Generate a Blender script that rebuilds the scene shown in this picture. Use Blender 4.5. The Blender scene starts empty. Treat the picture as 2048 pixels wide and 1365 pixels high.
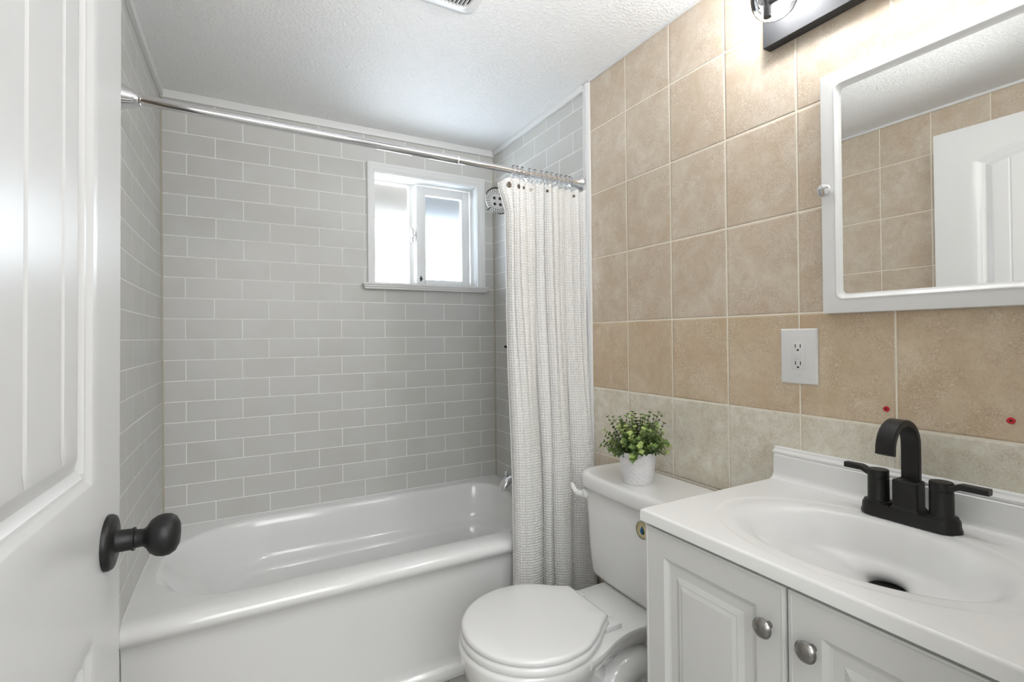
import bpy, bmesh, math, random
from mathutils import Vector, Matrix
import numpy as np
random.seed(7)
S = bpy.context.scene
COL = S.collection
PI = math.pi
# ------------------------------------------------------------------ camera
FPX = 992.9
YAW, PITCH, ROLL = .503, .0051, -.0106
CAM = Vector((-1.2329, -2.4349, 1.2036))
def cam_axes():
    fw = Vector((math.sin(YAW)*math.cos(PITCH), math.cos(YAW)*math.cos(PITCH), math.sin(PITCH)))
    r0 = Vector((math.cos(YAW), -math.sin(YAW), 0)); u0 = r0.cross(fw)
    r = r0*math.cos(ROLL)+u0*math.sin(ROLL); u = u0*math.cos(ROLL)-r0*math.sin(ROLL)
    return r, u, fw
cr, cu, cf = cam_axes()
cd = bpy.data.cameras.new('camera'); cam = bpy.data.objects.new('camera', cd); COL.objects.link(cam)
cam.matrix_world = Matrix(((cr.x, cu.x, -cf.x, CAM.x), (cr.y, cu.y, -cf.y, CAM.y), (cr.z, cu.z, -cf.z, CAM.z), (0, 0, 0, 1)))
cd.sensor_width = 36; cd.lens = FPX/2048*36; cd.shift_y = (668.2-682.5)/2048; cd.clip_start = .01
S.camera = cam
# ------------------------------------------------------------------ world, lights, exposure
w = bpy.data.worlds.new('sky'); S.world = w; w.use_nodes = True
wn = w.node_tree.nodes; bg = wn['Background']; bg.inputs[0].default_value = (.85, .93, 1.0, 1); bg.inputs[1].default_value = 16
def area(name, loc, rot, sx, sy, power, col=(1, 1, 1)):
    l = bpy.data.lights.new(name, 'AREA'); l.shape = 'RECTANGLE'; l.size = sx; l.size_y = sy; l.energy = power; l.color = col
    o = bpy.data.objects.new(name, l); o.location = loc; o.rotation_euler = rot; COL.objects.link(o); return o
area('added_hall_fill', (-1.0, -3.70, 1.72), (math.radians(90), 0, 0), 2.2, 1.2, 33, (.955, .98, 1))  # added fill panel in the hall; no window is built there
area('added_overhead_fill', (-1.0, -2.95, 2.38), (math.radians(15), 0, 0), .9, .5, 11, (.96, .98, 1))  # extra overhead fill behind the doorway, not a known lamp
fl_ = area('added_ceiling_fill', (-1.12, -2.36, 1.50), (math.radians(90+30), 0, math.radians(-18)), .22, .22, 1.5, (.97, .985, 1)); fl_.data.spread = math.radians(62)  # invented upward fill in the doorway, brightens the ceiling
BULB = 118.0
S.view_settings.view_transform = 'Standard'; S.view_settings.look = 'None'
S.view_settings.gamma = 1; S.view_settings.use_curve_mapping = False
S.view_settings.exposure = 0.28
# ------------------------------------------------------------------ materials
def newmat(name):
    m = bpy.data.materials.new(name); m.use_nodes = True
    nt = m.node_tree; return m, nt, nt.nodes['Principled BSDF']
def srgb(r, g, b):
    f = lambda c: (c/255/12.92) if c/255 <= .04045 else ((c/255+.055)/1.055)**2.4
    return (f(r), f(g), f(b), 1)
def simple(name, col, rough=.5, metal=0, coat=0, nscale=None, nbump=0.0, spec=None, var=0.0):
    m, nt, b = newmat(name)
    b.inputs['Base Color'].default_value = col; b.inputs['Roughness'].default_value = rough
    b.inputs['Metallic'].default_value = metal; b.inputs['Coat Weight'].default_value = coat
    b.inputs['Coat Roughness'].default_value = .05
    if spec is not None: b.inputs['Specular IOR Level'].default_value = spec
    tc = nt.nodes.new('ShaderNodeTexCoord'); n = nt.nodes.new('ShaderNodeTexNoise'); n.inputs['Scale'].default_value = nscale or 40
    n.inputs['Detail'].default_value = 3
    nt.links.new(tc.outputs['Object'], n.inputs['Vector'])
    if nbump:
        bp = nt.nodes.new('ShaderNodeBump'); bp.inputs['Strength'].default_value = nbump; bp.inputs['Distance'].default_value = .002
        nt.links.new(n.outputs[0], bp.inputs['Height']); nt.links.new(bp.outputs[0], b.inputs['Normal'])
    if var:
        hs = nt.nodes.new('ShaderNodeHueSaturation'); hs.inputs['Color'].default_value = col
        mr = nt.nodes.new('ShaderNodeMapRange'); mr.inputs[3].default_value = 1-var; mr.inputs[4].default_value = 1+var
        nt.links.new(n.outputs[0], mr.inputs[0]); nt.links.new(mr.outputs[0], hs.inputs['Value']); nt.links.new(hs.outputs[0], b.inputs['Base Color'])
    return m
WHITE = (.80, .80, .79, 1)
M = {}
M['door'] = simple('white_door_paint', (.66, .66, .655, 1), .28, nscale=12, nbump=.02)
M['tub'] = simple('white_tub_enamel', (.85, .85, .84, 1), .16, coat=.6, nscale=3, nbump=.01)
M['china'] = simple('white_vitreous_china', (.86, .86, .85, 1), .08, coat=.5)
M['seat'] = simple('white_seat_plastic', (.82, .82, .81, 1), .16)
M['counter'] = simple('white_cultured_marble', (.86, .86, .85, 1), .26, coat=.12)
M['cabinet'] = simple('white_thermofoil', (.68, .68, .665, 1), .34, nscale=60, nbump=.02)
M['trim'] = simple('white_trim_paint', (.82, .82, .81, 1), .35)
M['plastic'] = simple('white_plastic', (.80, .80, .79, 1), .3)
M['frame'] = simple('white_frame_lacquer', (.84, .84, .83, 1), .25)
M['black'] = simple('matte_black_metal', (.012, .012, .012, 1), .40, metal=.0, nscale=200, nbump=.02, spec=.32)
M['fixture'] = simple('brushed_black_metal', (.035, .035, .036, 1), .55, metal=0, spec=.35)
M['chrome'] = simple('polished_chrome', (.80, .80, .82, 1), .08, metal=1)
M['nickel'] = simple('brushed_nickel', (.30, .29, .28, 1), .26, metal=1)
M['gunmetal'] = simple('dark_gunmetal', (.10, .09, .085, 1), .3, metal=.8)
M['dark'] = simple('dark_hole', (.015, .015, .015, 1), .7)
M['red'] = simple('red_plastic_anchor', (.55, .01, .02, 1), .4)
M['mirror'] = simple('silvered_mirror', (.93, .94, .93, 1), .0, metal=1)
M['pot'] = simple('white_ceramic_pot', (.80, .79, .80, 1), .35)
M['soil'] = simple('dark_soil', (.03, .025, .02, 1), .9, nscale=90, nbump=.8)
M['stem'] = simple('green_stem', (.10, .13, .04, 1), .5)
M['taupe'] = simple('taupe_opening_fill', (.20, .17, .14, 1), .35, metal=.7)
M['hall'] = simple('painted_hall_wall', (.78, .77, .74, 1), .6)
M['caulk'] = simple('beige_caulk', (.50, .47, .38, 1), .5, nscale=30, var=.15)
M['sticker'] = simple('cream_sticker_paper', srgb(206, 192, 150), .5)
M['blue'] = simple('blue_ink', srgb(20, 100, 160), .5)
M['green'] = simple('dark_green_ink', srgb(28, 62, 52), .5)
M['slot'] = simple('dark_slot', (.02, .02, .02, 1), .6)

def math_node(nt, op, a, b=None, c=None, clamp=False):
    n = nt.nodes.new('ShaderNodeMath'); n.operation = op; n.use_clamp = clamp
    for i, v in enumerate((a, b, c)):
        if v is None: continue
        if isinstance(v, (int, float)): n.inputs[i].default_value = v
        else: nt.links.new(v, n.inputs[i])
    return n.outputs[0]
def mixc(nt, fac, a, b, blend='MIX'):
    n = nt.nodes.new('ShaderNodeMix'); n.data_type = 'RGBA'; n.blend_type = blend
    if isinstance(fac, (int, float)): n.inputs[0].default_value = fac
    else: nt.links.new(fac, n.inputs[0])
    for s, v in ((n.inputs[6], a), (n.inputs[7], b)):
        if isinstance(v, tuple): s.default_value = v
        else: nt.links.new(v, s)
    return n.outputs[2]
def tile_mat(name, axis, u0, tw, ztop, th, stagger, grout, gcol, kind, rough):
    """axis 0: u = x, axis 1: u = -y.  joints at u0 + k*tw, rows at ztop - k*th"""
    m, nt, b = newmat(name)
    tc = nt.nodes.new('ShaderNodeTexCoord'); sp = nt.nodes.new('ShaderNodeSeparateXYZ'); nt.links.new(tc.outputs['Object'], sp.inputs[0])
    u = sp.outputs[0] if axis == 0 else math_node(nt, 'MULTIPLY', sp.outputs[1], -1)
    v = math_node(nt, 'DIVIDE', math_node(nt, 'SUBTRACT', ztop, sp.outputs[2]), th)
    row = math_node(nt, 'FLOOR', v)
    fv = math_node(nt, 'SUBTRACT', v, row)
    uu = math_node(nt, 'DIVIDE', math_node(nt, 'SUBTRACT', u, u0), tw)
    if stagger:
        par = math_node(nt, 'MULTIPLY', math_node(nt, 'FLOORED_MODULO', row, 2), .5)
        uu = math_node(nt, 'ADD', uu, par)
        if kind == 'gray' and axis == 0:     # rows below the window were set a few millimetres over
            sh = math_node(nt, 'MULTIPLY', math_node(nt, 'GREATER_THAN', v, 0), .036)
            uu = math_node(nt, 'ADD', uu, sh)
    ti = math_node(nt, 'FLOOR', uu); fu = math_node(nt, 'SUBTRACT', uu, ti)
    du = math_node(nt, 'MULTIPLY', math_node(nt, 'MINIMUM', fu, math_node(nt, 'SUBTRACT', 1, fu)), tw)
    dv = math_node(nt, 'MULTIPLY', math_node(nt, 'MINIMUM', fv, math_node(nt, 'SUBTRACT', 1, fv)), th)
    d = math_node(nt, 'MINIMUM', du, dv)
    mr = nt.nodes.new('ShaderNodeMapRange'); mr.interpolation_type = 'SMOOTHSTEP'
    nt.links.new(d, mr.inputs[0]); mr.inputs[1].default_value = grout*.38; mr.inputs[2].default_value = grout*.62
    mask = mr.outputs[0]   # 1 on the tile, 0 on the grout
    cb = nt.nodes.new('ShaderNodeCombineXYZ'); nt.links.new(ti, cb.inputs[0]); nt.links.new(row, cb.inputs[1])
    wnz = nt.nodes.new('ShaderNodeTexWhiteNoise'); nt.links.new(cb.outputs[0], wnz.inputs[0])
    off = nt.nodes.new('ShaderNodeVectorMath'); off.operation = 'SCALE'; nt.links.new(wnz.outputs['Color'], off.inputs[0]); off.inputs['Scale'].default_value = 9
    ad = nt.nodes.new('ShaderNodeVectorMath'); ad.operation = 'ADD'; nt.links.new(tc.outputs['Object'], ad.inputs[0]); nt.links.new(off.outputs[0], ad.inputs[1])
    def noise(scale, detail, rough_=.55, dist=0):
        n = nt.nodes.new('ShaderNodeTexNoise'); n.inputs['Scale'].default_value = scale; n.inputs['Detail'].default_value = detail
        n.inputs['Roughness'].default_value = rough_; n.inputs['Distortion'].default_value = dist
        nt.links.new(ad.outputs[0], n.inputs['Vector']); return n.outputs[0]
    def ramp(src, lo, hi):
        r = nt.nodes.new('ShaderNodeMapRange'); nt.links.new(src, r.inputs[0]); r.inputs[1].default_value = lo; r.inputs[2].default_value = hi
        return r.outputs[0]
    if kind == 'gray':
        base = mixc(nt, wnz.outputs['Value'], (.585, .575, .54, 1), (.625, .615, .58, 1))
        base = mixc(nt, ramp(noise(6, 2), .35, .65), base, (.62, .615, .595, 1))
    else:
        big = ramp(noise(9, 4, .6, .6), .36, .64)
        base = mixc(nt, big, (.61, .505, .385, 1), (.71, .63, .525, 1))
        pink = ramp(noise(5, 3, .6, .4), .55, .72)
        base = mixc(nt, math_node(nt, 'MULTIPLY', pink, .55), base, (.62, .475, .36, 1))
        base2 = mixc(nt, big, (.76, .725, .60, 1), (.88, .86, .76, 1))
        r0 = math_node(nt, 'MULTIPLY', math_node(nt, 'GREATER_THAN', row, -.5), math_node(nt, 'LESS_THAN', row, .5))
        base = mixc(nt, r0, base, mixc(nt, 1.0, base, (1.0, .94, .83, 1), 'MULTIPLY'))
        # the third row from the top grout line is a paler tile
        isp = math_node(nt, 'MULTIPLY', math_node(nt, 'GREATER_THAN', row, .5), math_node(nt, 'LESS_THAN', row, 1.5))
        base = mixc(nt, isp, base, base2)
        low = math_node(nt, 'GREATER_THAN', row, 1.5)
        base = mixc(nt, math_node(nt, 'MULTIPLY', low, .5), base, base2)
        mid = ramp(noise(28, 5, .72, .5), .38, .66)
        base = mixc(nt, math_node(nt, 'MULTIPLY', mid, .38), base, (.50, .36, .235, 1), 'MIX')
        def specks(scale, thr, amount, colour, gate_lo):
            nonlocal base
            vo = nt.nodes.new('ShaderNodeTexVoronoi'); vo.inputs['Scale'].default_value = scale; vo.inputs['Randomness'].default_value = 1
            dn = nt.nodes.new('ShaderNodeTexNoise'); dn.inputs['Scale'].default_value = scale*1.3; dn.inputs['Detail'].default_value = 2; nt.links.new(ad.outputs[0], dn.inputs['Vector'])
            dm = nt.nodes.new('ShaderNodeVectorMath'); dm.operation = 'MULTIPLY_ADD'; nt.links.new(dn.outputs['Color'], dm.inputs[0]); dm.inputs[1].default_value = (2.6/scale,)*3; nt.links.new(ad.outputs[0], dm.inputs[2])
            nt.links.new(dm.outputs[0], vo.inputs['Vector'])
            sp_ = nt.nodes.new('ShaderNodeSeparateColor'); nt.links.new(vo.outputs['Color'], sp_.inputs[0])
            rad = math_node(nt, 'MULTIPLY', math_node(nt, 'GREATER_THAN', sp_.outputs[0], gate_lo), thr)
            on = math_node(nt, 'LESS_THAN', vo.outputs['Distance'], math_node(nt, 'MULTIPLY', rad, math_node(nt, 'ADD', .5, sp_.outputs[1])))
            gate = ramp(noise(14, 3), .40, .60)
            f = math_node(nt, 'MULTIPLY', math_node(nt, 'MULTIPLY', on, gate), amount)
            base = mixc(nt, f, base, colour)
        specks(430, .36, .42, (.30, .20, .13, 1), .45)
        specks(270, .30, .42, (.34, .22, .14, 1), .70)
        specks(330, .36, .50, (.92, .87, .78, 1), .50)
        fine = ramp(noise(210, 4, .75), .50, .72)
        base = mixc(nt, math_node(nt, 'MULTIPLY', fine, .30), base, (.30, .20, .13, 1))
    col = mixc(nt, mask, gcol, base)
    nt.links.new(col, b.inputs['Base Color'])
    rr = math_node(nt, 'MULTIPLY_ADD', mask, rough-.75, .75); nt.links.new(rr, b.inputs['Roughness'])
    # height: tile faces with eased edges
    mh = nt.nodes.new('ShaderNodeMapRange'); mh.interpolation_type = 'SMOOTHSTEP'; nt.links.new(d, mh.inputs[0])
    mh.inputs[1].default_value = grout*.3; mh.inputs[2].default_value = grout*.5+(.0012 if kind == 'gray' else .004)
    h = mh.outputs[0]
    if kind != 'gray': h = math_node(nt, 'MULTIPLY_ADD', noise(60, 4), .30, h)
    bp = nt.nodes.new('ShaderNodeBump'); bp.inputs['Distance'].default_value = .0012 if kind == 'gray' else .0022
    bp.inputs['Strength'].default_value = .5 if kind == 'gray' else .6
    nt.links.new(h, bp.inputs['Height']); nt.links.new(bp.outputs[0], b.inputs['Normal'])
    return m
PH = .085; TW = .20516; Z0 = 1.375
GG = (.96, .955, .94, 1)
M['gray_back'] = tile_mat('grey_subway_tile_back', 0, -1.4168, TW, Z0+PH, PH, True, .0031, GG, 'gray', .36)
M['gray_left'] = tile_mat('grey_subway_tile_left', 1, .144, TW, Z0, PH, True, .0031, GG, 'gray', .36)
M['gray_right'] = tile_mat('grey_subway_tile_right', 1, .742, TW, Z0, PH, True, .0031, GG, 'gray', .36)
BG = (.88, .82, .70, 1)
M['beige'] = tile_mat('beige_stone_tile', 1, 1.0646, .20865, 1.2537, .25418, False, .0036, BG, 'beige', .38)
M['beige_left'] = tile_mat('beige_stone_tile_opposite', 1, 1.171, .2065, 1.2537, .25418, False, .0042, BG, 'beige', .34)

def ceiling_mat():
    m, nt, b = newmat('textured_ceiling_paint'); b.inputs['Base Color'].default_value = (.93, .93, .925, 1); b.inputs['Roughness'].default_value = .5
    tc = nt.nodes.new('ShaderNodeTexCoord')
    n1 = nt.nodes.new('ShaderNodeTexNoise'); n1.inputs['Scale'].default_value = 95; n1.inputs['Detail'].default_value = 3; n1.inputs['Distortion'].default_value = .6
    n2 = nt.nodes.new('ShaderNodeTexNoise'); n2.inputs['Scale'].default_value = 230; n2.inputs['Detail'].default_value = 2
    for n in (n1, n2): nt.links.new(tc.outputs['Object'], n.inputs['Vector'])
    r = nt.nodes.new('ShaderNodeMapRange'); r.interpolation_type = 'SMOOTHSTEP'; nt.links.new(n1.outputs[0], r.inputs[0]); r.inputs[1].default_value = .42; r.inputs[2].default_value = .66
    h = math_node(nt, 'MULTIPLY_ADD', n2.outputs[0], .35, r.outputs[0])
    bp = nt.nodes.new('ShaderNodeBump'); bp.inputs['Strength'].default_value = .55; bp.inputs['Distance'].default_value = .003
    nt.links.new(h, bp.inputs['Height']); nt.links.new(bp.outputs[0], b.inputs['Normal']); return m
M['ceiling'] = ceiling_mat()
def floor_mat():
    m, nt, b = newmat('grey_floor_plank'); b.inputs['Roughness'].default_value = .35
    tc = nt.nodes.new('ShaderNodeTexCoord'); mp = nt.nodes.new('ShaderNodeMapping'); mp.inputs['Scale'].default_value = (3, 18, 1)
    n = nt.nodes.new('ShaderNodeTexNoise'); n.inputs['Scale'].default_value = 3; n.inputs['Detail'].default_value = 6
    nt.links.new(tc.outputs['Object'], mp.inputs[0]); nt.links.new(mp.outputs[0], n.inputs['Vector'])
    c = mixc(nt, n.outputs[0], (.30, .29, .27, 1), (.55, .54, .51, 1))
    br = nt.nodes.new('ShaderNodeTexBrick'); br.inputs['Scale'].default_value = 1; br.inputs['Brick Width'].default_value = 1.2; br.inputs['Row Height'].default_value = .15
    br.inputs['Mortar Size'].default_value = .0015; br.inputs['Color1'].default_value = (1, 1, 1, 1); br.inputs['Color2'].default_value = (.85, .85, .85, 1); br.inputs['Mortar'].default_value = (.3, .3, .3, 1)
    nt.links.new(tc.outputs['Object'], br.inputs['Vector'])
    c = mixc(nt, 1.0, c, br.outputs[0], 'MULTIPLY'); nt.links.new(c, b.inputs['Base Color']); return m
M['floor'] = floor_mat()
def frosted(name, tint):
    m, nt, b = newmat(name); b.inputs['Base Color'].default_value = tint; b.inputs['Transmission Weight'].default_value = 1
    b.inputs['Roughness'].default_value = .40; b.inputs['IOR'].default_value = 1.25
    tc = nt.nodes.new('ShaderNodeTexCoord'); n = nt.nodes.new('ShaderNodeTexVoronoi'); n.inputs['Scale'].default_value = 320
    nt.links.new(tc.outputs['Object'], n.inputs['Vector'])
    bp = nt.nodes.new('ShaderNodeBump'); bp.inputs['Strength'].default_value = .25; bp.inputs['Distance'].default_value = .001
    nt.links.new(n.outputs[0], bp.inputs['Height']); nt.links.new(bp.outputs[0], b.inputs['Normal']); return m
M['frost'] = frosted('frosted_glass', (1, 1, 1, 1)); M['frost_blue'] = frosted('frosted_glass_sash', (.60, .66, .73, 1))
def clear_glass():
    m = bpy.data.materials.new('clear_thin_glass'); m.use_nodes = True; nt = m.node_tree; nt.nodes.clear()
    o = nt.nodes.new('ShaderNodeOutputMaterial'); t = nt.nodes.new('ShaderNodeBsdfTransparent'); g = nt.nodes.new('ShaderNodeBsdfGlossy'); g.inputs['Roughness'].default_value = .03
    t.inputs[0].default_value = (.97, .97, .97, 1)
    lw = nt.nodes.new('ShaderNodeLayerWeight'); lw.inputs[0].default_value = .32; mx = nt.nodes.new('ShaderNodeMixShader')
    nt.links.new(lw.outputs['Fresnel'], mx.inputs[0]); nt.links.new(t.outputs[0], mx.inputs[1]); nt.links.new(g.outputs[0], mx.inputs[2]); nt.links.new(mx.outputs[0], o.inputs[0]); return m
M['glass'] = clear_glass()
def emis(name, col, s):
    m = bpy.data.materials.new(name); m.use_nodes = True; nt = m.node_tree; b = nt.nodes['Principled BSDF']
    b.inputs['Emission Color'].default_value = col; b.inputs['Emission Strength'].default_value = s; return m
M['bulb'] = emis('glowing_bulb', (.96, .975, 1, 1), BULB)
def curtain_mat():
    m, nt, b = newmat('white_waffle_weave_cotton'); b.inputs['Roughness'].default_value = .85; b.inputs['Specular IOR Level'].default_value = .2
    uv = nt.nodes.new('ShaderNodeUVMap'); sp = nt.nodes.new('ShaderNodeSeparateXYZ'); nt.links.new(uv.outputs[0], sp.inputs[0])
    P = .0098
    tn = nt.nodes.new('ShaderNodeTexNoise'); tn.inputs['Scale'].default_value = 26; tn.inputs['Detail'].default_value = 2; nt.links.new(uv.outputs[0], tn.inputs['Vector'])
    wob = math_node(nt, 'MULTIPLY', math_node(nt, 'SUBTRACT', tn.outputs[0], .5), .0035)
    uu = math_node(nt, 'ADD', sp.outputs[0], wob); vv = math_node(nt, 'ADD', sp.outputs[1], wob)
    su = math_node(nt, 'ABSOLUTE', math_node(nt, 'SINE', math_node(nt, 'MULTIPLY', uu, PI/P)))
    sv = math_node(nt, 'ABSOLUTE', math_node(nt, 'SINE', math_node(nt, 'MULTIPLY', vv, PI/P)))
    h = math_node(nt, 'POWER', math_node(nt, 'MULTIPLY', su, sv), 1.3)
    c = mixc(nt, h, (.82, .81, .78, 1), (.91, .91, .905, 1)); nt.links.new(c, b.inputs['Base Color'])  # valleys coloured darker, standing in for shade between the bumps
    bp = nt.nodes.new('ShaderNodeBump'); bp.inputs['Strength'].default_value = .8; bp.inputs['Distance'].default_value = .0026
    nt.links.new(h, bp.inputs['Height']); nt.links.new(bp.outputs[0], b.inputs['Normal'])
    b.inputs['Subsurface Weight'].default_value = 0
    return m
M['curtain'] = curtain_mat()
def leaf_mat():
    m, nt, b = newmat('waxy_green_leaf'); b.inputs['Roughness'].default_value = .42
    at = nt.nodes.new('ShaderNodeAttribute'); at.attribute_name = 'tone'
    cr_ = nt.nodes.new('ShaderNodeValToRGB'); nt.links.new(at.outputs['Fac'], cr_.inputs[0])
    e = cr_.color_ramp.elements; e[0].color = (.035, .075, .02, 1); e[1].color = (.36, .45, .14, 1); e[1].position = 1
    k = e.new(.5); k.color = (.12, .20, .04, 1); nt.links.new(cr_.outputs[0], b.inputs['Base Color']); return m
M['leaf'] = leaf_mat()
def lime_mat(): return simple('outside_soffit', (.055, .048, .040, 1), .9)  # eave shadow is put into this very dark brown
M['soffit'] = lime_mat()
# ------------------------------------------------------------------ geometry helpers
ORG = {}
def org(p): return ORG.get(p.name, Vector((0, 0, 0))) if p else Vector((0, 0, 0))
def thing(name, label, cat, loc=(0, 0, 0), rotz=0, group=None):
    o = bpy.data.objects.new(name, None); COL.objects.link(o); o.location = loc; o.rotation_euler = (0, 0, rotz)
    o.empty_display_size = .05; o['label'] = label; o['category'] = cat
    if group: o['group'] = group
    ORG[o.name] = Vector((0, 0, 0)) if rotz else Vector(loc)
    return o
def mk(name, geos, mat, parent=None, smooth=True, angle=35, label=None, local=False):
    """geos: list of (verts, faces). Coordinates are world unless local (then in the parent's frame)."""
    V, F = [], []
    for v, f in geos:
        b = len(V); V += [tuple(p) for p in v]; F += [tuple(i+b for i in q) for q in f]
    o0 = Vector((0, 0, 0)) if local else org(parent)
    me = bpy.data.meshes.new(name); me.from_pydata([(p[0]-o0.x, p[1]-o0.y, p[2]-o0.z) for p in V], [], F); me.validate()
    bm = bmesh.new(); bm.from_mesh(me); bmesh.ops.recalc_face_normals(bm, faces=bm.faces); bm.to_mesh(me); bm.free()
    me.materials.append(mat)
    if smooth:
        me.polygons.foreach_set('use_smooth', [True]*len(me.polygons)); me.set_sharp_from_angle(angle=math.radians(angle))
    o = bpy.data.objects.new(name, me); COL.objects.link(o)
    if parent: o.parent = parent
    ORG[o.name] = o0
    if label: o['label'] = label
    return o
def tag(o, label, cat, group=None):
    o['label'] = label; o['category'] = cat
    if group: o['group'] = group
    return o
def struct(o): o['kind'] = 'structure'; return o
def box(x0, x1, y0, y1, z0, z1, bev=0, seg=2):
    bm = bmesh.new(); bmesh.ops.create_cube(bm, size=1)
    for v in bm.verts: v.co = Vector(((x0+x1)/2+v.co.x*(x1-x0), (y0+y1)/2+v.co.y*(y1-y0), (z0+z1)/2+v.co.z*(z1-z0)))
    if bev: bmesh.ops.bevel(bm, geom=bm.edges[:], offset=bev, segments=seg, profile=.5, affect='EDGES')
    bm.verts.index_update(); r = ([v.co.copy() for v in bm.verts], [[v.index for v in f.verts] for f in bm.faces]); bm.free(); return r
def loft(rings, cap0=True, cap1=True, closed=True):
    n = len(rings[0]); V = [Vector(p) for r in rings for p in r]; F = []
    for i in range(len(rings)-1):
        for j in range(n if closed else n-1):
            k = (j+1) % n; F.append((i*n+j, i*n+k, (i+1)*n+k, (i+1)*n+j))
    if cap0: F.append(tuple(range(n-1, -1, -1)))
    if cap1: F.append(tuple((len(rings)-1)*n+j for j in range(n)))
    return V, F
def smooth01(t): t = min(max(t, 0), 1); return t*t*(3-2*t)
def frame_of(d):
    d = Vector(d).normalized(); a = Vector((0, 0, 1)) if abs(d.z) < .9 else Vector((1, 0, 0))
    x = a.cross(d).normalized(); return x, d.cross(x).normalized(), d
def lathe(profile, origin, axis=(0, 0, 1), n=40, sx=1, sy=1):
    """profile: (radius, height along axis)"""
    x, y, d = frame_of(axis); o = Vector(origin)
    rings = [[o+d*h+(x*math.cos(2*PI*j/n)*sx+y*math.sin(2*PI*j/n)*sy)*max(r, 1e-5) for j in range(n)] for r, h in profile]
    return loft(rings)
def tube(path, r, n=12, closed=False):
    P = [Vector(p) for p in path]; rings = []; prev = None
    for i, p in enumerate(P):
        a = P[(i-1) % len(P)] if (i or closed) else p; b = P[(i+1) % len(P)] if (i < len(P)-1 or closed) else p
        d = (b-a).normalized()
        if prev is None: x, y, _ = frame_of(d)
        else:
            x = (prev-d*prev.dot(d)).normalized(); y = d.cross(x)
        prev = x; rr = r[i] if isinstance(r, (list, tuple)) else r
        rings.append([p+(x*math.cos(2*PI*j/n)+y*math.sin(2*PI*j/n))*rr for j in range(n)])
    if closed: rings.append(rings[0])
    return loft(rings, not closed, not closed)
def sphere(c, r, n=16, m=10, sz=1):
    return lathe([(r*math.sin(PI*i/m), -r*math.cos(PI*i/m)*sz) for i in range(m+1)], c, (0, 0, 1), n)
def rrect(x0, x1, y0, y1, r, z, ns=10, nc=8, bow=None):
    """rounded rectangle ring; r: one radius or four (x0y0, x1y0, x1y1, x0y1)"""
    if isinstance(r, (int, float)): r = (r,)*4
    P = []
    cs = [(x0+r[0], y0+r[0], PI, r[0]), (x1-r[1], y0+r[1], 1.5*PI, r[1]), (x1-r[2], y1-r[2], 0, r[2]), (x0+r[3], y1-r[3], .5*PI, r[3])]
    for i, (cx, cy, a0, rr) in enumerate(cs):
        for k in range(nc+1):
            a = a0+.5*PI*k/nc; P.append(Vector((cx+rr*math.cos(a), cy+rr*math.sin(a), z)))
        nx = cs[(i+1) % 4]; a = nx[2]; q = Vector((nx[0]+nx[3]*math.cos(a), nx[1]+nx[3]*math.sin(a), z)); p = P[-1].copy()
        for k in range(1, ns): P.append(p.lerp(q, k/ns))
    return P
def catmull(pts, n=8):
    P = [Vector(p) for p in pts]; P = [P[0]*2-P[1]]+P+[P[-1]*2-P[-2]]; out = []
    for i in range(1, len(P)-2):
        for k in range(n):
            t = k/n; a, b, c, d = P[i-1:i+3]
            out.append(.5*((2*b)+(c-a)*t+(2*a-5*b+4*c-d)*t*t+(3*b-a-3*c+d)*t**3))
    out.append(P[-2]); return out
def dup(root, loc, label=None, rotz=None):
    r = root.copy(); COL.objects.link(r); r.location = loc
    if rotz is not None: r.rotation_euler = (0, 0, rotz)
    if label: r['label'] = label
    for ch in list(root.children):
        c = ch.copy(); COL.objects.link(c); c.parent = r
        for g in list(ch.children):
            d = g.copy(); COL.objects.link(d); d.parent = c
    return r
# ------------------------------------------------------------------ the room
CZ = 2.22; XL = -1.506; XLB = -1.586; YF = -2.29
def bowx(y): return XL-.0105*math.sin(PI*min(max(-y/1.15, 0), 1))
WX0, WX1, WZ0, WZ1 = -.652, -.103, 1.468, 2.01       # window opening
T = .14
struct(mk('wall_back', [box(XL-.2, WX0, 0, T, -.05, CZ), box(WX1, .14, 0, T, -.05, CZ), box(WX0, WX1, 0, T, -.05, WZ0), box(WX0, WX1, 0, T, WZ1, CZ)], M['gray_back'], smooth=False))
ny = 24; V = []; F = []
for i in range(ny+1):
    y = .0-.86*i/ny
    for z in (0, CZ): V.append((bowx(y), y, z))
for i in range(ny): F.append((2*i, 2*i+1, 2*i+3, 2*i+2))
n0 = len(V)
V += [(XLB, -.86, 0), (XLB, -.86, CZ)]; F.append((2*ny, 2*ny+1, n0+1, n0))
V2 = [(-1.72, 0, 0), (-1.72, 0, CZ), (-1.72, -.86, 0), (-1.72, -.86, CZ)]; V += V2
F += [(n0+2, n0+3, n0+5, n0+4), (n0+2, n0+3, 1, 0), (n0+4, n0+5, n0+1, n0)]
struct(mk('wall_alcove_left', [(V, F)], M['gray_left'], angle=20))
struct(mk('wall_alcove_right', [box(0, .14, -.84, 0, 0, CZ)], M['gray_right'], smooth=False))
struct(mk('wall_right', [box(0, .14, YF, -.84, 0, CZ)], M['beige'], smooth=False))
struct(mk('wall_left', [box(XLB-.13, XLB, YF, -.86, 0, CZ)], M['beige_left'], smooth=False))
struct(mk('wall_front', [box(XLB-.13, -1.44, YF-.12, YF, 0, CZ), box(-.645, .14, YF-.12, YF, 0, CZ), box(-1.44, -.645, YF-.12, YF, 2.05, CZ)], M['hall'], smooth=False))
struct(mk('floor', [box(-2.3, .7, -3.8, .14, -.06, 0)], M['floor'], smooth=False))
struct(mk('ceiling', [box(-1.75, .16, YF-.12, .16, CZ, CZ+.06)], M['ceiling'], smooth=False))
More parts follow.
